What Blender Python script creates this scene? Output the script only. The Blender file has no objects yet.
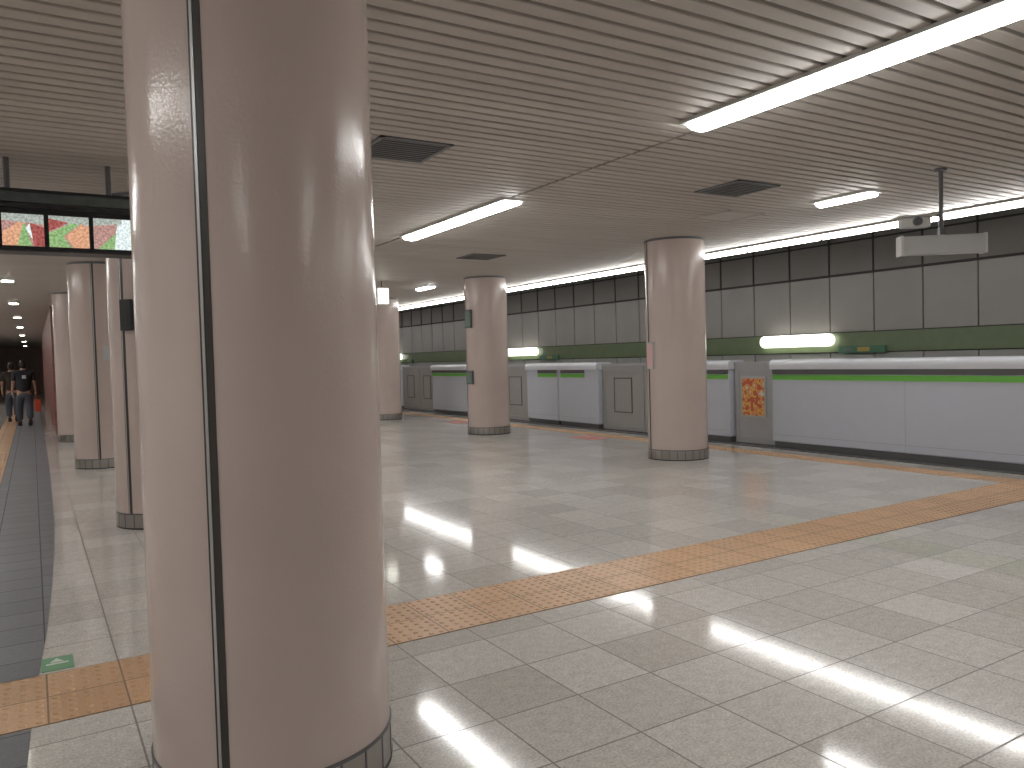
import bpy, bmesh, math, random
from mathutils import Vector, Matrix
random.seed(4)
scene = bpy.context.scene
CEIL = 2.95

# ------------------------------------------------------------------ materials
def new_mat(name):
    m = bpy.data.materials.new(name); m.use_nodes = True
    nt = m.node_tree
    return m, nt, nt.nodes['Principled BSDF']

def simple(name, col, rough=0.5, metal=0.0, emit=None, estr=0.0, spec=None, var=0.06, vscale=6.0):
    m, nt, b = new_mat(name)
    tc = nt.nodes.new('ShaderNodeTexCoord'); n = nt.nodes.new('ShaderNodeTexNoise')
    n.inputs['Scale'].default_value = vscale; n.inputs['Detail'].default_value = 4
    nt.links.new(tc.outputs['Object'], n.inputs['Vector'])
    mix = nt.nodes.new('ShaderNodeMix'); mix.data_type = 'RGBA'
    mix.inputs[6].default_value = (*[c*(1-var) for c in col], 1)
    mix.inputs[7].default_value = (*[min(1, c*(1+var)) for c in col], 1)
    nt.links.new(n.outputs['Fac'], mix.inputs[0]); nt.links.new(mix.outputs[2], b.inputs['Base Color'])
    b.inputs['Roughness'].default_value = rough; b.inputs['Metallic'].default_value = metal
    if spec is not None: b.inputs['Specular IOR Level'].default_value = spec
    if emit:
        b.inputs['Emission Color'].default_value = (*emit, 1); b.inputs['Emission Strength'].default_value = estr
    return m

def math_node(nt, op, a, b=None):
    n = nt.nodes.new('ShaderNodeMath'); n.operation = op
    for i, v in enumerate((a, b)):
        if v is None: continue
        if isinstance(v, (int, float)): n.inputs[i].default_value = v
        else: nt.links.new(v, n.inputs[i])
    return n.outputs[0]

def tile_mat(name, c1, c2, grout, size, rough=0.12, speck=0.5, mortar=0.004, ox=0.0, oy=0.0, bump=0.2, spec=0.5):
    m, nt, b = new_mat(name)
    tc = nt.nodes.new('ShaderNodeTexCoord'); mp = nt.nodes.new('ShaderNodeMapping')
    mp.inputs['Location'].default_value = (ox, oy, 0)
    nt.links.new(tc.outputs['Object'], mp.inputs['Vector'])
    br = nt.nodes.new('ShaderNodeTexBrick'); br.offset = 0; br.squash = 1
    br.inputs['Color1'].default_value = (*c1, 1); br.inputs['Color2'].default_value = (*c2, 1)
    br.inputs['Mortar'].default_value = (*grout, 1)
    br.inputs['Scale'].default_value = 1; br.inputs['Mortar Size'].default_value = mortar
    br.inputs['Mortar Smooth'].default_value = 0.1; br.inputs['Bias'].default_value = 0.0
    br.inputs['Brick Width'].default_value = size; br.inputs['Row Height'].default_value = size
    nt.links.new(mp.outputs[0], br.inputs['Vector'])
    n = nt.nodes.new('ShaderNodeTexNoise'); n.inputs['Scale'].default_value = 95; n.inputs['Detail'].default_value = 3
    nt.links.new(mp.outputs[0], n.inputs['Vector'])
    n2 = nt.nodes.new('ShaderNodeTexNoise'); n2.inputs['Scale'].default_value = 20; n2.inputs['Detail'].default_value = 6
    nt.links.new(mp.outputs[0], n2.inputs['Vector'])
    f = math_node(nt, 'ADD', math_node(nt, 'MULTIPLY', n.outputs['Fac'], speck*1.4), math_node(nt, 'MULTIPLY', n2.outputs['Fac'], speck*0.6))
    f = math_node(nt, 'ADD', f, 1 - speck*1.0)
    vm = nt.nodes.new('ShaderNodeVectorMath'); vm.operation = 'SCALE'
    nt.links.new(br.outputs['Color'], vm.inputs[0]); nt.links.new(f, vm.inputs['Scale'])
    nt.links.new(vm.outputs[0], b.inputs['Base Color'])
    r = math_node(nt, 'ADD', math_node(nt, 'MULTIPLY', br.outputs['Fac'], 0.4), rough)
    nt.links.new(r, b.inputs['Roughness'])
    b.inputs['Specular IOR Level'].default_value = spec
    bp = nt.nodes.new('ShaderNodeBump'); bp.inputs['Strength'].default_value = bump; bp.inputs['Distance'].default_value = 0.002
    h = math_node(nt, 'SUBTRACT', 1.0, br.outputs['Fac'])
    nt.links.new(h, bp.inputs['Height']); nt.links.new(bp.outputs[0], b.inputs['Normal'])
    return m

M = {}
M['floor'] = tile_mat('granite_tile', (0.74, 0.71, 0.67), (0.61, 0.575, 0.535), (0.22, 0.20, 0.185), 0.40, rough=0.085, speck=0.75, ox=0.1, oy=0.15, spec=0.55, bump=0.1)
M['floor_dark'] = tile_mat('dark_grey_tile', (0.21, 0.215, 0.235), (0.175, 0.18, 0.20), (0.11, 0.11, 0.12), 0.30, rough=0.35, speck=0.4)
M['tactile'] = tile_mat('tactile_tan', (0.72, 0.46, 0.27), (0.62, 0.385, 0.22), (0.30, 0.20, 0.13), 0.30, rough=0.28, speck=0.35, oy=0.26-0.0, ox=0.0)
M['ceil_dark'] = simple('ceiling_gap', (0.02, 0.018, 0.016), 0.9)

m, nt, b = new_mat('ceiling_slat')
tc = nt.nodes.new('ShaderNodeTexCoord'); mp = nt.nodes.new('ShaderNodeMapping'); mp.inputs['Scale'].default_value = (0.35, 3.0, 1)
nt.links.new(tc.outputs['Object'], mp.inputs[0])
n = nt.nodes.new('ShaderNodeTexNoise'); n.inputs['Scale'].default_value = 1.6; n.inputs['Detail'].default_value = 5
nt.links.new(mp.outputs[0], n.inputs['Vector'])
cr = nt.nodes.new('ShaderNodeValToRGB')
cr.color_ramp.elements[0].position = 0.3; cr.color_ramp.elements[0].color = (0.45, 0.41, 0.375, 1)
cr.color_ramp.elements[1].position = 0.75; cr.color_ramp.elements[1].color = (0.53, 0.49, 0.45, 1)
nt.links.new(n.outputs['Fac'], cr.inputs[0]); nt.links.new(cr.outputs[0], b.inputs['Base Color'])
b.inputs['Roughness'].default_value = 0.5
M['slat'] = m

m, nt, b = new_mat('column_paint')
tc = nt.nodes.new('ShaderNodeTexCoord')
n = nt.nodes.new('ShaderNodeTexNoise'); n.inputs['Scale'].default_value = 80; n.inputs['Detail'].default_value = 2
nt.links.new(tc.outputs['Object'], n.inputs['Vector'])
n2 = nt.nodes.new('ShaderNodeTexNoise'); n2.inputs['Scale'].default_value = 1.5; n2.inputs['Detail'].default_value = 6
nt.links.new(tc.outputs['Object'], n2.inputs['Vector'])
cr = nt.nodes.new('ShaderNodeValToRGB')
cr.color_ramp.elements[0].position = 0.3; cr.color_ramp.elements[0].color = (0.56, 0.465, 0.425, 1)
cr.color_ramp.elements[1].position = 0.7; cr.color_ramp.elements[1].color = (0.61, 0.51, 0.465, 1)
nt.links.new(n2.outputs['Fac'], cr.inputs[0]); nt.links.new(cr.outputs[0], b.inputs['Base Color'])
b.inputs['Roughness'].default_value = 0.17; b.inputs['Specular IOR Level'].default_value = 0.4
bp = nt.nodes.new('ShaderNodeBump'); bp.inputs['Strength'].default_value = 0.35; bp.inputs['Distance'].default_value = 0.002
nt.links.new(n.outputs['Fac'], bp.inputs['Height']); nt.links.new(bp.outputs[0], b.inputs['Normal'])
M['column'] = m

M['steel'] = simple('brushed_steel', (0.42, 0.40, 0.38), 0.3, 1.0)
M['strip_light'] = simple('column_trim_aluminium', (0.50, 0.50, 0.50), 0.35, 0.6)
M['dark_joint'] = simple('dark_joint', (0.05, 0.045, 0.042), 0.35)
M['lamp'] = simple('fluorescent_tube', (0.9, 0.9, 0.9), 0.5, emit=(1.0, 0.99, 0.97), estr=18)
M['lamp_line'] = simple('fluorescent_line', (0.9, 0.9, 0.9), 0.5, emit=(1.0, 0.99, 0.955), estr=16)
M['lamp_small'] = simple('downlight_glass', (0.9, 0.9, 0.9), 0.5, emit=(1.0, 0.95, 0.8), estr=11)
M['lamp_house'] = simple('lamp_housing', (0.6, 0.6, 0.58), 0.4)
M['line_house'] = simple('line_lamp_housing', (0.25, 0.24, 0.22), 0.5)
M['white'] = simple('door_white', (0.58, 0.615, 0.70), 0.28, var=0.03)
M['white_cap'] = simple('door_cap_white', (0.74, 0.77, 0.84), 0.25, var=0.02)
M['grey_panel'] = simple('gate_grey', (0.38, 0.38, 0.37), 0.35)
M['grey_light'] = simple('gate_light_grey', (0.45, 0.46, 0.48), 0.3)
M['green'] = simple('stripe_green', (0.17, 0.55, 0.08), 0.4)
M['black'] = simple('black_plastic', (0.02, 0.022, 0.024), 0.35)
M['dgrey'] = simple('dark_grey_metal', (0.12, 0.12, 0.125), 0.4)
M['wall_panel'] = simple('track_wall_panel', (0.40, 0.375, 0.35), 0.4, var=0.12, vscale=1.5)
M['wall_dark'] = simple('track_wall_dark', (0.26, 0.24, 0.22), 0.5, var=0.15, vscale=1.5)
M['wall_green'] = simple('track_wall_green', (0.19, 0.245, 0.13), 0.3, var=0.12)
M['wall_low'] = simple('track_wall_lower', (0.42, 0.42, 0.40), 0.4, var=0.1)
M['wall_gap'] = simple('track_wall_gap', (0.07, 0.064, 0.06), 0.8)
M['side'] = simple('side_wall_paint', (0.55, 0.53, 0.50), 0.5)
M['far'] = simple('end_wall_brown', (0.36, 0.25, 0.22), 0.6, var=0.2, vscale=2)
M['ballast'] = simple('track_bed_concrete', (0.07, 0.065, 0.06), 0.9, var=0.3, vscale=20)
M['sign_lit'] = simple('lit_sign_face', (0.9, 0.9, 0.85), 0.5, emit=(1.0, 1.0, 0.88), estr=2.2)
M['sign_grey'] = simple('sign_box_grey', (0.50, 0.51, 0.51), 0.4)
M['sign_green'] = simple('sign_green', (0.08, 0.22, 0.13), 0.4)
M['sign_yellow'] = simple('sign_yellow', (0.50, 0.36, 0.10), 0.4)
M['plate_green'] = simple('plate_grey_green', (0.15, 0.22, 0.18), 0.4)
M['frame_teal'] = simple('frame_dull_teal', (0.12, 0.14, 0.135), 0.4, var=0.5, vscale=14)
M['pink'] = simple('notice_pink', (0.75, 0.45, 0.45), 0.5)
M['red'] = simple('red_paint', (0.65, 0.16, 0.13), 0.5)
M['floor_green'] = simple('sticker_green', (0.20, 0.42, 0.24), 0.4)
M['sticker_white'] = simple('sticker_white', (0.75, 0.8, 0.75), 0.4)
M['skin'] = simple('skin', (0.46, 0.29, 0.21), 0.5)
M['hair'] = simple('hair_black', (0.012, 0.01, 0.009), 0.5)
M['shirt_black'] = simple('shirt_black', (0.018, 0.018, 0.022), 0.8)
M['shirt_brown'] = simple('shirt_dark_brown', (0.05, 0.035, 0.03), 0.8)
M['jeans'] = simple('jeans_grey_blue', (0.075, 0.085, 0.11), 0.8)
M['bag_red'] = simple('bag_red', (0.65, 0.09, 0.04), 0.5)
M['eye'] = simple('eye_white', (0.8, 0.8, 0.8), 0.3)
def emis(name, c, s=1.0):
    m, nt, b = new_mat(name)
    tc = nt.nodes.new('ShaderNodeTexCoord'); n = nt.nodes.new('ShaderNodeTexNoise'); n.inputs['Scale'].default_value = 60; n.inputs['Detail'].default_value = 3
    nt.links.new(tc.outputs['Object'], n.inputs['Vector'])
    cr = nt.nodes.new('ShaderNodeValToRGB')
    cr.color_ramp.elements[0].position = 0.35; cr.color_ramp.elements[0].color = (*[x*0.65 for x in c], 1)
    cr.color_ramp.elements[1].position = 0.65; cr.color_ramp.elements[1].color = (*[min(1, x*1.15+0.06) for x in c], 1)
    nt.links.new(n.outputs['Fac'], cr.inputs[0]); nt.links.new(cr.outputs[0], b.inputs['Emission Color'])
    b.inputs['Emission Strength'].default_value = s; b.inputs['Base Color'].default_value = (0.02, 0.02, 0.02, 1); b.inputs['Roughness'].default_value = 0.25
    M[name] = m
emis('scr_pink', (0.55, 0.30, 0.26), 0.7); emis('scr_red', (0.42, 0.08, 0.07), 0.7); emis('scr_orange', (0.85, 0.42, 0.24), 0.7)
emis('scr_green', (0.30, 0.52, 0.20), 0.7); emis('scr_grey', (0.45, 0.50, 0.45), 0.7); emis('scr_white', (0.75, 0.9, 0.9), 0.85); emis('scr_dark', (0.06, 0.05, 0.05), 0.8)

m, nt, b = new_mat('red_brick')
tc = nt.nodes.new('ShaderNodeTexCoord')
cx = nt.nodes.new('ShaderNodeSeparateXYZ'); cc = nt.nodes.new('ShaderNodeCombineXYZ')
nt.links.new(tc.outputs['Object'], cx.inputs[0])
s = math_node(nt, 'ADD', cx.outputs[0], cx.outputs[1])
nt.links.new(s, cc.inputs[0]); nt.links.new(cx.outputs[2], cc.inputs[1])
br = nt.nodes.new('ShaderNodeTexBrick'); br.inputs['Scale'].default_value = 1
br.inputs['Brick Width'].default_value = 0.22; br.inputs['Row Height'].default_value = 0.075; br.inputs['Mortar Size'].default_value = 0.008
br.inputs['Color1'].default_value = (0.28, 0.10, 0.075, 1); br.inputs['Color2'].default_value = (0.20, 0.07, 0.055, 1); br.inputs['Mortar'].default_value = (0.22, 0.14, 0.12, 1)
nt.links.new(cc.outputs[0], br.inputs['Vector']); nt.links.new(br.outputs['Color'], b.inputs['Base Color'])
b.inputs['Roughness'].default_value = 0.5; b.inputs['Specular IOR Level'].default_value = 0.25
M['brick'] = m

m, nt, b = new_mat('poster_print')
tc = nt.nodes.new('ShaderNodeTexCoord'); n = nt.nodes.new('ShaderNodeTexNoise'); n.inputs['Scale'].default_value = 11; n.inputs['Detail'].default_value = 1
nt.links.new(tc.outputs['Object'], n.inputs['Vector'])
cr = nt.nodes.new('ShaderNodeValToRGB'); cr.color_ramp.interpolation = 'CONSTANT'; e = cr.color_ramp.elements
e[0].position = 0; e[0].color = (0.65, 0.14, 0.07, 1); e[1].position = 0.46; e[1].color = (0.80, 0.50, 0.13, 1)
x = e.new(0.54); x.color = (0.78, 0.30, 0.10, 1); x = e.new(0.64); x.color = (0.7, 0.68, 0.6, 1)
nt.links.new(n.outputs['Fac'], cr.inputs[0]); nt.links.new(cr.outputs[0], b.inputs['Base Color']); b.inputs['Roughness'].default_value = 0.3
M['poster'] = m

# ------------------------------------------------------------------ mesh builder
class MB:
    def __init__(s): s.v = []; s.f = []; s.m = []; s.mats = []; s.sm = []
    def mi(s, k):
        if k not in s.mats: s.mats.append(k)
        return s.mats.index(k)
    def add(s, vs, fs, k, smooth=False, T=None):
        o = len(s.v)
        s.v += [tuple(T @ Vector(v)) if T is not None else tuple(v) for v in vs]
        i = s.mi(k)
        for f in fs: s.f.append([o+a for a in f]); s.m.append(i); s.sm.append(smooth)
    def box(s, x0, x1, y0, y1, z0, z1, k, T=None, bev=0.0):
        if bev <= 0:
            vs = [(x, y, z) for z in (z0, z1) for y in (y0, y1) for x in (x0, x1)]
            s.add(vs, [(0, 2, 3, 1), (4, 5, 7, 6), (0, 1, 5, 4), (2, 6, 7, 3), (0, 4, 6, 2), (1, 3, 7, 5)], k, False, T)
        else:
            bm = bmesh.new(); bmesh.ops.create_cube(bm, size=1)
            for v in bm.verts:
                v.co = Vector(((x0+x1)/2+v.co.x*(x1-x0), (y0+y1)/2+v.co.y*(y1-y0), (z0+z1)/2+v.co.z*(z1-z0)))
            bmesh.ops.bevel(bm, geom=list(bm.edges), offset=bev, segments=3, affect='EDGES', profile=0.5)
            bm.verts.index_update()
            s.add([v.co.copy() for v in bm.verts], [[v.index for v in f.verts] for f in bm.faces], k, False, T)
            bm.free()
    def cyl(s, cx, cy, r, z0, z1, k, seg=32, r2=None, caps=True, smooth=True, T=None):
        r2 = r if r2 is None else r2
        vs = [(cx+r*math.cos(2*math.pi*i/seg), cy+r*math.sin(2*math.pi*i/seg), z0) for i in range(seg)]
        vs += [(cx+r2*math.cos(2*math.pi*i/seg), cy+r2*math.sin(2*math.pi*i/seg), z1) for i in range(seg)]
        s.add(vs, [(i, (i+1) % seg, seg+(i+1) % seg, seg+i) for i in range(seg)], k, smooth, T)
        if caps: s.add(vs, [tuple(range(seg))[::-1], tuple(range(seg, 2*seg))], k, False, T)
    def prism_y(s, prof, y0, y1, k, T=None, smooth=False):
        n = len(prof)
        vs = [(p[0], y0, p[1]) for p in prof]+[(p[0], y1, p[1]) for p in prof]
        s.add(vs, [(i, i+n, (i+1) % n+n, (i+1) % n) for i in range(n)]+[tuple(range(n)), tuple(range(n, 2*n))[::-1]], k, smooth, T)
    def obj(s, name, parent=None, loc=None):
        me = bpy.data.meshes.new(name); me.from_pydata(s.v, [], s.f)
        for k in s.mats: me.materials.append(M[k] if isinstance(k, str) else k)
        for p, i, sm in zip(me.polygons, s.m, s.sm): p.material_index = i; p.use_smooth = sm
        me.validate()
        bm = bmesh.new(); bm.from_mesh(me); bmesh.ops.recalc_face_normals(bm, faces=bm.faces); bm.to_mesh(me); bm.free()
        ob = bpy.data.objects.new(name, me); scene.collection.objects.link(ob)
        if parent: ob.parent = parent
        if loc: ob.location = loc
        return ob

def empty(name, loc=(0, 0, 0), rot=0):
    e = bpy.data.objects.new(name, None); scene.collection.objects.link(e); e.location = loc; e.rotation_euler = (0, 0, rot)
    e.empty_display_size = 0.1
    return e

Y0, Y1 = -6.0, 60.0
XL, XE, XW = -3.2, 9.62, 13.2

# ------------------------------------------------------------------ room shell
b = MB(); b.box(XL, XE, Y0, Y1, -0.12, 0.0, 'floor'); b.obj('floor')
b = MB(); b.box(XL, XE, Y0, Y1, -1.3, -0.12, 'ballast'); b.obj('floor_platform_base')
b = MB(); b.box(XE, XW, Y0, Y1, -1.3, -1.1, 'ballast')
for x in (10.75, 11.85):
    b.box(x-0.035, x+0.035, Y0, Y1, -1.0, -0.95, 'steel'); b.box(x-0.01, x+0.01, Y0, Y1, -1.08, -1.0, 'steel'); b.box(x-0.07, x+0.07, Y0, Y1, -1.1, -1.08, 'steel')
b.obj('floor_track_bed')
b = MB()
edge = [(4.25, -0.03), (5.0, 0.015), (6.0, 0.055), (7.0, 0.09), (8.5, 0.12), (12, 0.15), (18, 0.16), (Y1, 0.16)]
for q in (edge, [(Y0, -0.12), (2.6, -0.10), (3.63, -0.06)]):
    n = len(q)
    b.add([(-0.39, y, 0.003) for y, x in q]+[(x, y, 0.003) for y, x in q], [(i, i+1, n+i+1, n+i) for i in range(n-1)], 'floor_dark')
b.obj('floor_dark_walkway')

def dots(b, x0, y0, nx, ny, pitch=0.06, k='tactile'):
    for i in range(nx):
        for j in range(ny):
            b.cyl(x0+pitch*(i+0.5), y0+pitch*(j+0.5), 0.0165, 0.004, 0.009, k, seg=8, r2=0.010, smooth=False)
b = MB(); b.box(XL+0.02, 8.78, 3.64, 4.24, 0.0, 0.004, 'tactile'); dots(b, -0.6, 3.64, 156, 10); b.obj('tactile_paving')
b = MB(); b.box(8.48, 8.78, 4.24, 45, 0.0, 0.004, 'tactile'); dots(b, 8.48, 4.24, 5, 210); b.obj('tactile_paving')
b = MB(); b.box(8.48, 8.78, Y0, 3.64, 0.0, 0.004, 'tactile'); b.obj('tactile_paving')
b = MB(); b.box(-0.72, -0.40, 4.26, 55, 0.0, 0.004, 'tactile'); dots(b, -0.71, 4.24, 5, 200); b.obj('tactile_paving')
b = MB(); b.box(9.12, XE, Y0, 50, 0.0, 0.012, 'dgrey'); b.obj('trim_platform_sill')
b = MB(); b.box(-0.02, 0.115, 4.28, 4.47, 0.0, 0.0045, 'floor_green'); b.box(0.0, 0.095, 4.36, 4.38, 0.0045, 0.005, 'sticker_white')
b.add([(0.045-0.03, 4.39, 0.005), (0.045+0.03, 4.39, 0.005), (0.045, 4.45, 0.005)], [(0, 1, 2)], 'sticker_white'); b.obj('floor_arrow_sticker')
for yy in (10.9, 15.8):
    b = MB()
    for i in range(3): b.box(8.0+0.14*i, 8.09+0.14*i, yy-0.35, yy+0.35, 0.0, 0.0015, 'red')
    b.obj('queue_marking')

b = MB(); b.box(XL, 9.05, Y0, Y1, CEIL+0.03, CEIL+0.12, 'ceil_dark')
y = Y0; p = 0.12
while y < Y1-0.12:
    for xa, xb in ((XL, 3.955), (3.985, 9.05)):
        prof = [(y+0.004, CEIL+0.03), (y+0.008, CEIL+0.004), (y+0.014, CEIL), (y+0.092, CEIL), (y+0.098, CEIL+0.004), (y+0.102, CEIL+0.03)]
        n = len(prof)
        vs = [(xa, q[0], q[1]) for q in prof]+[(xb, q[0], q[1]) for q in prof]
        b.add(vs, [(i, i+1, i+1+n, i+n) for i in range(n-1)]+[tuple(range(n)), tuple(range(n, 2*n))], 'slat')
    y += p
b.obj('ceiling')
b = MB(); b.box(9.05, 9.15, Y0, Y1, CEIL-0.03, 4.3, 'wall_dark'); b.obj('trim_ceiling_edge')
b = MB(); b.box(9.15, XW, Y0, Y1, 4.3, 4.45, 'wall_gap'); b.obj('ceiling_track')

b = MB(); b.box(XW+0.03, XW+0.3, Y0, Y1, -1.3, 4.45, 'wall_gap')
y = Y0 - 0.05
while y < Y1:
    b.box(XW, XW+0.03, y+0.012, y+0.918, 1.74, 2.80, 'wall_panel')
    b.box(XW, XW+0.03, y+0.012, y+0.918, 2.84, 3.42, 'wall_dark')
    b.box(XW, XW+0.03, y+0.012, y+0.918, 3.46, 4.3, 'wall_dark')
    b.box(XW, XW+0.03, y+0.012, y+0.918, 0.2, 1.34, 'wall_low')
    b.box(XW-0.02, XW+0.03, y-0.012, y+0.012, 2.84, 4.3, 'wall_gap')
    y += 0.93
b.box(XW-0.06, XW+0.03, Y0, Y1, 1.36, 1.72, 'wall_green')
b.box(XW-0.09, XW-0.06, Y0, Y1, 1.68, 1.72, 'wall_green')
b.box(XW-0.05, XW+0.03, Y0, Y1, 2.80, 2.84, 'wall_gap')
b.box(XW-0.01, XW+0.03, Y0, Y1, -1.1, 0.2, 'ballast')
b.obj('wall_right')
b = MB(); b.box(XL-0.2, XL, Y0, Y1, -0.1, 3.1, 'side'); b.obj('wall_left')
b = MB(); b.box(XL-0.2, XW+0.3, Y1, Y1+0.2, -1.3, 4.45, 'far'); b.obj('wall_far')
b = MB(); b.box(XL-0.2, XW+0.3, Y0-0.2, Y0, -1.3, 4.45, 'side'); b.obj('wall_near')
b = MB(); b.box(0.42, 5.2, 21.5, 40, 0.0, CEIL+0.0, 'brick'); b.obj('wall_brick_core')

# ------------------------------------------------------------------ lamps
def lamp(x, y0, y1, w=0.18, name='ceiling_fluorescent_lamp', key='lamp', seg=1.2, dz=0.035):
    b = MB()
    z0, z1 = CEIL-0.022, CEIL
    b.box(x-w/2-0.03, x+w/2+0.03, y0-0.03, y1+0.03, z0, z1, 'lamp_house')
    n = max(1, round((y1-y0)/seg)); L = (y1-y0)/n
    for i in range(n):
        a, c = y0+i*L+0.01, y0+(i+1)*L-0.01
        prof = [(x-w/2, z0)]+[(x-(w/2)*math.cos(t), z0-0.004-dz*math.sin(t)) for t in [math.pi*k/8 for k in range(9)]]+[(x+w/2, z0)]
        b.prism_y(prof, a, c, key)
    return b.obj(name)
for k in range(-1, 8):
    yb = 1.42+5.05*k
    lamp(3.84 if k < 1 else 4.02, yb, yb+2.42, w=0.20)
for k in range(-1, 8):
    yb = 1.3+5.1*k
    lamp(-1.9, yb, yb+2.42)
for yy in (4.7, 14.6, 24.5): lamp(7.05, yy, yy+0.62, w=0.16)
b = MB()
b.box(8.86, 8.94, Y0+0.1, 50, CEIL-0.03, CEIL-0.001, 'line_house')
y = Y0+0.2
while y < 49:
    b.prism_y([(8.88, CEIL-0.03), (8.88, CEIL-0.085), (8.887, CEIL-0.095), (8.913, CEIL-0.095), (8.92, CEIL-0.085), (8.92, CEIL-0.03)], y+0.03, y+1.22, 'lamp_line'); y += 1.25
b.obj('ceiling_light_line')
for yy in (10.3, 15.2, 20.2, 25.4, 31, 38, 46, 54):
    b = MB(); b.cyl(-0.28, yy, 0.11, CEIL-0.05, CEIL, 'lamp_house', seg=24); b.cyl(-0.28, yy, 0.085, CEIL-0.07, CEIL-0.05, 'lamp_small', seg=24, r2=0.085); b.obj('corridor_downlight')

def vent(cx, cy, s, key='dgrey', hatch=False):
    b = MB(); h = s/2; z = CEIL-0.012
    for a in ((-h, h, -h, -h+0.03), (-h, h, h-0.03, h), (-h, -h+0.03, -h, h), (h-0.03, h, -h, h)):
        b.box(cx+a[0], cx+a[1], cy+a[2], cy+a[3], z, CEIL, 'slat' if hatch else 'dgrey')
    if hatch: b.box(cx-h+0.04, cx+h-0.04, cy-h+0.04, cy+h-0.04, z+0.005, CEIL, 'slat')
    else:
        b.box(cx-h+0.03, cx+h-0.03, cy-h+0.03, cy+h-0.03, CEIL-0.003, CEIL, 'ceil_dark')
        n = 10
        for i in range(n):
            yy = cy-h+0.03+(s-0.06)*(i+0.5)/n
            b.box(cx-h+0.03, cx+h-0.03, yy-0.012, yy+0.008, z, CEIL-0.002, 'dgrey')
    b.obj('ceiling_access_hatch' if hatch else 'ceiling_vent')
vent(2.35, 5.28, 0.55); vent(5.7, 5.2, 0.55); vent(6.75, 6.3, 0.55, hatch=True); vent(5.8, 10.3, 0.55); vent(2.35, 10.4, 0.55)

# ------------------------------------------------------------------ columns
def column(x, y, seam_deg, r=0.40):
    b = MB()
    b.cyl(0, 0, r, 0.0, CEIL, 'column', seg=128)
    b.cyl(0, 0, r+0.004, 0.0, 0.13, 'steel', seg=96); b.cyl(0, 0, r+0.006, 0.13, 0.14, 'dgrey', seg=96)
    b.cyl(0, 0, r+0.006, 0.0, 0.012, 'black', seg=96)
    b.cyl(0, 0, r+0.006, CEIL-0.03, CEIL, 'dgrey', seg=96)
    for sd in (seam_deg, seam_deg+180):
        a = math.radians(sd)
        def strip(w0, w1, rr, z0, z1, k):
            n = 4; vs = []
            for z in (z0, z1):
                for i in range(n+1):
                    t = a+(w0+(w1-w0)*i/n)/r
                    vs.append((rr*math.cos(t), rr*math.sin(t), z))
            for z in (z0, z1):
                for i in range(n+1):
                    t = a+(w0+(w1-w0)*i/n)/r
                    vs.append(((r-0.01)*math.cos(t), (r-0.01)*math.sin(t), z))
            m_ = n+1
            fs = [(i, i+1, m_+i+1, m_+i) for i in range(n)]
            fs += [(0, m_, 3*m_, 2*m_), (n, 2*m_+n, 3*m_+n, m_+n)]
            b.add(vs, fs, k)
        strip(-0.020, -0.013, r+0.0025, 0.14, CEIL-0.03, 'dark_joint')
        strip(-0.013, -0.004, r+0.005, 0.14, CEIL-0.03, 'strip_light')
        strip(-0.004, 0.019, r+0.0025, 0.14, CEIL-0.03, 'dark_joint')
    for i in range(24):
        t = 2*math.pi*i/24; T = Matrix.Rotation(t, 4, 'Z')
        b.box(r+0.002, r+0.0055, -0.004, 0.004, 0.014, 0.128, 'dgrey', T=T)
    return b.obj('round_column', loc=(x, y, 0))
column(0.692, 2.81, -127)
column(1.00, 7.9, -140); column(0.88, 13.0, -105); column(0.79, 18.1, -105)
for i, yy in enumerate((-2.3, 2.8, 7.97, 13.0, 18.15, 23.3, 28.4, 33.5)):
    column({True: 7.5, False: 7.40}[yy < 10], yy, 162)
column(0.7, -2.3, -127)

def plate(x, y, r, deg, z0, z1, w, k, k2=None, name='column_notice_plate', off=0.02):
    b = MB(); b.box(r-0.002, r+off, -w/2, w/2, z0, z1, k, bev=0.004)
    b.box(r+off-0.001, r+off+0.002, -w/2+0.02, w/2-0.02, z0+0.03, z1-0.03, k2 or k)
    o = b.obj(name, loc=(x, y, 0)); o.rotation_euler = (0, 0, math.radians(deg)); return o
plate(7.40, 13.0, 0.40, -172, 2.0, 2.34, 0.18, 'dgrey', 'plate_green', off=0.04)
plate(7.40, 13.0, 0.40, -172, 0.95, 1.20, 0.18, 'dgrey', 'plate_green', off=0.04)
plate(7.5, 7.97, 0.40, -190, 1.22, 1.58, 0.16, 'sign_grey', 'pink', off=0.015)
plate(1.00, 7.9, 0.40, -131, 1.75, 2.02, 0.10, 'black', 'black', off=0.05)
plate(0.88, 13.0, 0.40, -80, 1.55, 1.75, 0.16, 'sign_grey', 'sign_grey', off=0.01)

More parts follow.
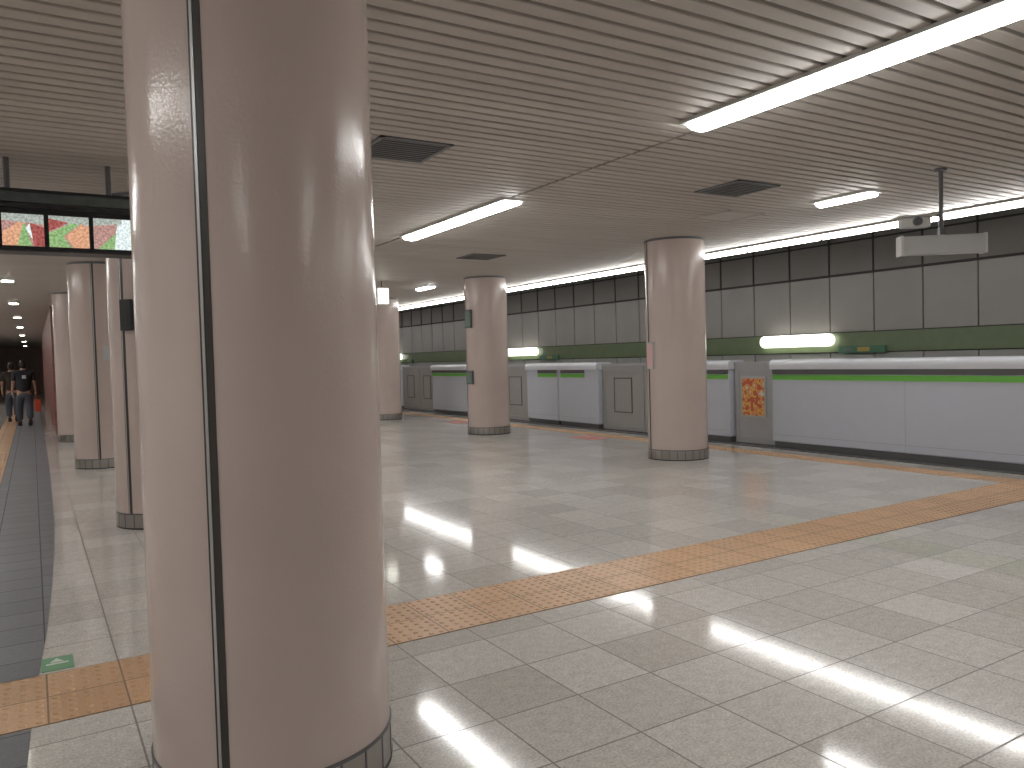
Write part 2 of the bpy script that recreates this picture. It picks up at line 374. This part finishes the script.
# ------------------------------------------------------------------ platform doors
XF = 9.20
def housing(y0, y1, cap_len=None, seams=(), stripe=True, stripe_rng=None):
    b = MB(); xb = XF+0.34
    b.box(XF, xb, y0, y1, 0.10, 1.15, 'white', bev=0.02)
    b.box(XF+0.03, xb-0.02, y0+0.02, y1-0.02, 0.01, 0.10, 'dgrey')
    cap = [(XF-0.03, 1.15), (XF-0.035, 1.20)]
    for i in range(7):
        t = math.pi/2*i/6
        cap.append((XF+0.045-0.08*math.cos(t), 1.22+0.07*math.sin(t)))
    for i in range(7):
        t = math.pi/2*i/6
        cap.append((xb-0.045+0.06*math.sin(t), 1.22+0.07*math.cos(t)))
    cap += [(xb+0.015, 1.15)]
    b.prism_y(cap, y0-0.01, y1+0.01, 'white_cap')
    if stripe:
        sa, sb = stripe_rng or (y0+0.02, y1-0.02)
        b.box(XF-0.012, XF+0.01, sa, sb, 1.08, 1.148, 'dgrey')
        b.box(XF-0.010, XF+0.01, sa, sb, 1.0, 1.07, 'green')
    for sy in seams: b.box(XF-0.002, XF+0.01, sy-0.003, sy+0.003, 0.1, 1.0, 'grey_light')
    b.box(XF-0.002, XF+0.01, y0+0.03, y1-0.03, 0.20, 0.205, 'grey_panel')
    return b.obj('platform_door_housing')
def gate(y0, y1, leaves=2, poster=False):
    b = MB(); x = XF+0.10
    L = (y1-y0)/leaves
    for i in range(leaves):
        a, c = y0+i*L+0.006, y0+(i+1)*L-0.006
        fr = 0.07; fk = 'grey_light' if poster else 'grey_panel'
        b.box(x, x+0.06, a, a+fr, 0.03, 1.22, fk); b.box(x, x+0.06, c-fr, c, 0.03, 1.22, fk)
        b.box(x, x+0.06, a+fr, c-fr, 1.12, 1.22, fk); b.box(x, x+0.06, a+fr, c-fr, 0.03, 0.12, fk)
        b.box(x+0.015, x+0.045, a+fr, c-fr, 0.12, 1.12, 'grey_light' if poster else 'grey_panel')
        if not poster:
            wa, wc = a+0.28*L, c-0.28*L
            for q in ((wa, wc, 0.98, 1.0), (wa, wc, 0.35, 0.37), (wa, wa+0.02, 0.35, 1.0), (wc-0.02, wc, 0.35, 1.0)):
                b.box(x+0.005, x+0.02, q[0], q[1], q[2], q[3], 'dgrey')
            b.box(x+0.01, x+0.018, wa+0.02, wc-0.02, 0.37, 0.98, 'grey_panel')
        else:
            b.box(x-0.004, x+0.016, (a+c)/2-0.22, (a+c)/2+0.26, 0.42, 1.04, 'sign_grey')
            b.box(x-0.007, x-0.003, (a+c)/2-0.19, (a+c)/2+0.23, 0.45, 1.01, 'poster')
    b.box(x-0.01, x+0.08, y0, y1, 1.22, 1.26, 'grey_light')
    b.box(x-0.03, x+0.1, y0, y1, 0.012, 0.03, 'dgrey')
    return b.obj('platform_sliding_gate')
housing(-1.0, 7.80, seams=(0.5, 2.2, 3.9, 5.75))
gate(-3.6, -1.02, 2)
gate(7.83, 8.60, 1, poster=True)
housing(8.62, 9.5)
gate(9.52, 11.92, 2)
housing(11.94, 13.25, stripe_rng=(12.35, 13.15)); housing(13.28, 14.45, stripe_rng=(13.3, 14.0))
gate(14.48, 17.0, 2)
housing(17.02, 19.2)
gate(19.22, 21.4, 2)
housing(21.42, 24.2); gate(24.22, 26.6, 2); housing(26.62, 29.2); gate(29.22, 31.6, 2); housing(31.62, 34.2); gate(34.22, 36.6); housing(36.62, 44)

for yc in (-0.0, 10.45, 20.75, 31.0):
    b = MB(); w = 0.86; hh = 0.12; n = 8
    pts = []
    for i in range(n+1):
        t = -math.pi/2+math.pi*i/n; pts.append((yc+w-hh+hh*math.cos(t), 1.60+hh*math.sin(t)))
    for i in range(n+1):
        t = math.pi/2+math.pi*i/n; pts.append((yc-w+hh+hh*math.cos(t), 1.60+hh*math.sin(t)))
    N = len(pts)
    vs = [(XW-0.20, q[0], q[1]) for q in pts]+[(XW-0.09, q[0], q[1]) for q in pts]
    b.add(vs, [tuple(range(N)), tuple(range(N, 2*N))]+[(i, (i+1) % N, N+(i+1) % N, N+i) for i in range(N)], 'sign_lit')
    b.box(XW-0.09, XW-0.06, yc-0.7, yc+0.7, 1.52, 1.68, 'dgrey')
    b.obj('track_wall_lightbox')
    b = MB(); b.box(XW-0.11, XW-0.06, yc-1.9, yc-0.95, 1.34, 1.47, 'sign_green'); b.box(XW-0.115, XW-0.108, yc-1.6, yc-1.35, 1.365, 1.445, 'sign_yellow')
    b.box(XW-0.115, XW-0.108, yc-1.25, yc-1.05, 1.37, 1.44, 'plate_green'); b.obj('station_name_sign')

# ------------------------------------------------------------------ hanging signs
e = empty('hanging_sign_box', (6.755, 3.875, 0))
ang = math.atan2(math.cos(math.radians(51.4)), -math.sin(math.radians(51.4)))
e.rotation_euler = (0, 0, ang)
b = MB(); b.cyl(0, 0, 0.018, 2.42, CEIL, 'dgrey', seg=16); b.cyl(0, 0, 0.05, CEIL-0.02, CEIL, 'dgrey', seg=24)
b.box(-0.02, 0.02, -0.03, 0.03, 2.38, 2.44, 'dgrey'); b.obj('pole', e)
b = MB(); b.box(-0.34, 0.34, -0.06, 0.06, 2.215, 2.375, 'sign_grey', bev=0.012); b.box(-0.32, 0.32, -0.063, 0.063, 2.23, 2.36, 'sign_grey'); b.obj('casing', e)
b = MB(); b.box(-0.35, -0.33, -0.065, 0.065, 2.21, 2.38, 'lamp_house'); b.box(0.33, 0.35, -0.065, 0.065, 2.21, 2.38, 'lamp_house'); b.obj('end_caps', e)
b = MB(); b.box(0.0, 0.22, -0.012, 0.012, 2.54, 2.56, 'dgrey')
b.box(0.10, 0.34, -0.06, 0.06, 2.45, 2.54, 'lamp_house', bev=0.02); b.box(0.06, 0.38, -0.08, 0.08, 2.54, 2.555, 'lamp_house', bev=0.005)
b.cyl(0, 0, 0.035, 0, 0.05, 'dgrey', seg=20, T=Matrix.Translation((0.22, 0.05, 2.495)) @ Matrix.Rotation(-math.pi/2, 4, 'X')); b.obj('camera_unit', e)
b = MB(); b.box(5.62, 5.86, 14.0, 14.12, 2.5, 2.82, 'lamp_house'); b.box(5.64, 5.84, 13.985, 14.0, 2.52, 2.8, 'sign_lit')
b.cyl(5.74, 14.06, 0.012, 2.82, CEIL, 'dgrey', seg=12); b.obj('hanging_exit_sign')

# monitors
e = empty('hanging_monitor_bank', (0, 6.6, 0))
b = MB(); b.box(-1.0, 0.76, -0.02, 0.22, 2.275, 2.60, 'black', bev=0.015)
b.box(-1.0, 0.76, -0.08, 0.0, 2.575, 2.60, 'black'); b.obj('casing', e)
b = MB(); b.box(-0.95, 0.72, 0.02, 0.16, 2.63, 2.70, 'frame_teal')
b.box(-0.95, 0.72, 0.0, 0.18, 2.70, 2.72, 'black')
for x in (-0.7, -0.1, 0.55): b.cyl(x, 0.09, 0.02, 2.59, CEIL, 'dgrey', seg=12)
b.obj('hanger_frame', e)
for i, (xa, xb) in enumerate(((0.43, 0.70), (0.145, 0.40), (-0.14, 0.115), (-0.425, -0.17), (-0.71, -0.455))):
    b = MB(); z0, z1 = 2.31, 2.535
    b.box(xa-0.008, xb+0.008, -0.03, -0.015, z0-0.012, z1+0.012, 'black'); b.box(xa, xb, -0.033, -0.029, z0, z1, 'scr_white' if i == 0 else 'scr_pink')
    W = xb-xa; H = z1-z0; lay = [0]
    def poly(pts, k):
        lay[0] += 1; yy = -0.033-0.0006*lay[0]
        b.add([(xa+W*u, yy, z0+H*v) for u, v in pts], [tuple(range(len(pts)))], k)
    if i == 0:
        poly([(0, 0), (0.45, 0), (0.62, 1), (0, 1)], 'scr_pink'); poly([(0.1, 0), (0.5, 0), (0.55, 0.55)], 'scr_green'); poly([(0, 0.75), (0.7, 0.85), (0.7, 1), (0, 1)], 'scr_grey')
    elif i % 2 == 1:
        poly([(0, 0.62), (0.35, 0.72), (0.7, 0.62), (1, 0.75), (1, 1), (0, 1)], 'scr_grey')
        poly([(0, 0.0), (0.55, 0), (0.35, 0.35), (0.75, 0.75), (0.6, 0.8), (0, 0.45)], 'scr_green'); poly([(0.62, 0.0), (1, 0.0), (1, 0.7), (0.8, 0.78), (0.4, 0.35)], 'scr_orange')
        poly([(0, 0.5), (0.5, 0.8), (0, 0.9)], 'scr_red')
    else:
        poly([(0, 0.78), (1, 0.7), (1, 1), (0, 1)], 'scr_grey')
        poly([(0.0, 0.0), (0.35, 0), (0.5, 0.7), (0.4, 0.75), (0, 0.4)], 'scr_orange'); poly([(0.35, 0), (0.7, 0), (0.55, 0.7), (0.5, 0.7)], 'scr_green')
        poly([(0.75, 0), (1, 0), (1, 0.6), (0.62, 0.75)], 'scr_red'); poly([(0.56, 0.55), (0.72, 0.2), (0.66, 0.72)], 'scr_white')
    b.obj('screen_%d' % (i+1), e)

# ------------------------------------------------------------------ people
def skin_obj(name, chains, key, parent, sub=2, flat=1.0):
    vs, rs, es = [], [], []
    for ch in chains:
        prev = None
        for p in ch:
            if isinstance(p, int): prev = p; continue
            vs.append(p[:3]); rs.append(p[3]); i = len(vs)-1
            if prev is not None: es.append((prev, i))
            prev = i
    me = bpy.data.meshes.new(name); me.from_pydata(vs, es, [])
    me.materials.append(M[key])
    ob = bpy.data.objects.new(name, me); scene.collection.objects.link(ob); ob.parent = parent
    sk = ob.modifiers.new('Skin', 'SKIN'); sk.use_smooth_shade = True
    for i, v in enumerate(me.skin_vertices[0].data):
        v.radius = (rs[i]*1.0, rs[i]*flat); v.use_root = (i == 0)
    ss = ob.modifiers.new('Sub', 'SUBSURF'); ss.levels = sub; ss.render_levels = sub
    return ob

def ell(b, c, r, k, seg=20, rings=14, zmin=-1.0, T=None):
    vs, fs = [], []
    for j in range(rings+1):
        t = math.pi*j/rings
        for i in range(seg):
            a = 2*math.pi*i/seg
            vs.append((c[0]+r[0]*math.sin(t)*math.cos(a), c[1]+r[1]*math.sin(t)*math.sin(a), c[2]+r[2]*max(zmin, math.cos(t))))
    for j in range(rings):
        for i in range(seg): fs.append((j*seg+i, j*seg+(i+1) % seg, (j+1)*seg+(i+1) % seg, (j+1)*seg+i))
    b.add(vs, fs, k, True, T)

def person(loc, rot, shirt, trousers, stride=0.18, h=1.70, bag=None, print_back=False, head_turn=0):
    e = empty('walking_person', loc, rot); e.scale = (h/1.72,)*3
    hipL, hipR = (-0.09, 0, 0.92), (0.09, 0, 0.92)
    kneeL, kneeR = (-0.10, stride*0.6+0.03, 0.50), (0.10, -stride*0.35+0.03, 0.50)
    ankL, ankR = (-0.10, stride, 0.092), (0.10, -stride*1.25, 0.152)
    skin_obj('body', [[(0, 0, 0.95, 0.115), (0, 0, 1.10, 0.105), (0, 0, 1.28, 0.125), (0, 0, 1.40, 0.10), (0, 0, 1.47, 0.055), (0, 0.01, 1.56, 0.05)],
        [3, (-0.17, 0, 1.41, 0.055), (-0.23, -0.02, 1.18, 0.045), (-0.25, 0.06, 0.95, 0.032), (-0.25, 0.09, 0.89, 0.030)],
        [3, (0.17, 0, 1.41, 0.055), (0.23, -0.01, 1.18, 0.045), (0.26, 0.0, 0.94, 0.032), (0.26, 0.01, 0.88, 0.030)],
        [0, (*hipL, 0.085), (*kneeL, 0.055), (*ankL, 0.036)],
        [0, (*hipR, 0.085), (*kneeR, 0.055), (*ankR, 0.036)]], 'skin', e)
    skin_obj('shirt', [[(0, 0, 0.86, 0.185), (0, 0, 1.08, 0.18), (0, 0, 1.26, 0.20), (0, 0, 1.39, 0.165), (0, 0, 1.47, 0.08)],
        [3, (-0.195, 0, 1.40, 0.09), (-0.24, -0.015, 1.17, 0.08)],
        [3, (0.195, 0, 1.40, 0.09), (0.24, -0.01, 1.17, 0.08)]], shirt, e, flat=0.8)
    skin_obj('trousers', [[(0, 0, 0.93, 0.15), (0, 0, 0.86, 0.15)],
        [1, (hipL[0], 0, 0.80, 0.12), (*kneeL, 0.095), (ankL[0], ankL[1], ankL[2]+0.03, 0.075)],
        [1, (hipR[0], 0, 0.80, 0.12), (*kneeR, 0.095), (ankR[0], ankR[1], ankR[2]+0.03, 0.075)]], trousers, e)
    for s_, a, pit in ((-1, ankL, 0), (1, ankR, -0.35)):
        b = MB(); T = Matrix.Translation((a[0], a[1], a[2]-0.0)) @ Matrix.Rotation(pit, 4, 'X')
        ell(b, (0, 0.06, -0.045), (0.048, 0.135, 0.045), 'shirt_brown', T=T); ell(b, (0, -0.01, -0.01), (0.042, 0.055, 0.06), 'shirt_brown', T=T)
        b.box(-0.045, 0.045, -0.065, 0.18, -0.09, -0.072, 'black', T=T, bev=0.006); b.obj('shoe', e)
    for s_, w in ((-1, (-0.25, 0.09, 0.89)), (1, (0.26, 0.01, 0.88))):
        x, y, z = w
        skin_obj('palm', [[(x, y, z, 0.026), (x, y+0.005, z-0.035, 0.032), (x, y+0.01, z-0.075, 0.034)]], 'skin', e, sub=1)
        for f, (dy, ln) in enumerate(((0.034, 0.072), (0.012, 0.080), (-0.010, 0.074), (-0.030, 0.060))):
            skin_obj('finger_%d' % (f+1), [[(x, y+dy, z-0.07, 0.0095), (x-s_*0.004, y+dy*1.1+0.004, z-0.07-ln*0.5, 0.009), (x-s_*0.018, y+dy*1.1+0.008, z-0.07-ln*0.82, 0.008), (x-s_*0.034, y+dy+0.010, z-0.07-ln, 0.007)]], 'skin', e, sub=1)
        skin_obj('thumb', [[(x-s_*0.008, y+0.02, z-0.03, 0.012), (x-s_*0.02, y+0.048, z-0.058, 0.010), (x-s_*0.028, y+0.058, z-0.085, 0.008)]], 'skin', e, sub=1)
    b = MB(); T = Matrix.Translation((0, 0.02, 1.61)) @ Matrix.Rotation(head_turn, 4, 'Z')
    ell(b, (0, 0, 0), (0.074, 0.092, 0.108), 'skin', T=T); ell(b, (0, 0.025, -0.055), (0.055, 0.06, 0.055), 'skin', T=T)
    b.add([(0, 0.092, 0.012), (-0.014, 0.088, -0.022), (0.014, 0.088, -0.022), (0, 0.113, -0.020), (0, 0.09, -0.032)], [(0, 1, 3), (0, 3, 2), (1, 4, 3), (3, 4, 2), (0, 2, 4, 1)], 'skin', T=T)
    for s_ in (-1, 1):
        ell(b, (s_*0.030, 0.080, 0.006), (0.013, 0.010, 0.007), 'eye', 10, 8, T=T); ell(b, (s_*0.030, 0.0875, 0.006), (0.005, 0.004, 0.005), 'hair', 8, 6, T=T)
        ell(b, (s_*0.030, 0.086, 0.024), (0.018, 0.006, 0.004), 'hair', 8, 6, T=T)
        ell(b, (s_*0.075, -0.005, -0.008), (0.010, 0.020, 0.030), 'skin', 10, 8, T=T)
    ell(b, (0, 0.086, -0.052), (0.022, 0.008, 0.006), 'red', 10, 8, T=T)
    ell(b, (0, -0.016, 0.022), (0.086, 0.096, 0.106), 'hair', T=T, zmin=-0.35)
    ell(b, (0, -0.04, -0.03), (0.076, 0.068, 0.080), 'hair', T=T)
    b.obj('head', e)
    if print_back:
        b = MB(); b.box(-0.045, 0.045, -0.172, -0.158, 1.24, 1.33, 'sign_grey', bev=0.004); b.obj('shirt_print', e)
    if bag:
        b = MB(); x = 0.27; y = 0.02
        b.box(x-0.04, x+0.09, y-0.16, y+0.16, 0.36, 0.68, bag, bev=0.02)
        for dy in (-0.06, 0.06):
            b.box(x-0.005, x+0.005, y+dy-0.006, y+dy+0.006, 0.66, 0.79, bag)
        b.box(x-0.005, x+0.005, y-0.066, y+0.066, 0.785, 0.797, bag); b.obj('carried_bag', e)
    return e
person((-0.20, 24.0, 0.005), 0.1, 'shirt_black', 'jeans', bag='bag_red', print_back=True)
person((-0.50, 26.2, 0.010), -0.05, 'shirt_brown', 'jeans', stride=0.15, h=1.66)

# ------------------------------------------------------------------ world & camera
w = bpy.data.worlds.new('World'); scene.world = w; w.use_nodes = True
w.node_tree.nodes['Background'].inputs[0].default_value = (0.5, 0.5, 0.5, 1); w.node_tree.nodes['Background'].inputs[1].default_value = 0.05
cam = bpy.data.cameras.new('Camera'); cam.lens = 27.6; cam.sensor_width = 36; cam.clip_start = 0.05
co = bpy.data.objects.new('Camera', cam); scene.collection.objects.link(co); scene.camera = co
co.matrix_world = Matrix.Translation((0, 0, 1.42)) @ Matrix.Rotation(math.radians(-31.4), 4, 'Z') @ Matrix.Rotation(math.radians(90-1.9), 4, 'X') @ Matrix.Rotation(math.radians(-1.575), 4, 'Z')
scene.view_settings.view_transform = 'Standard'
scene.view_settings.exposure = 0.4
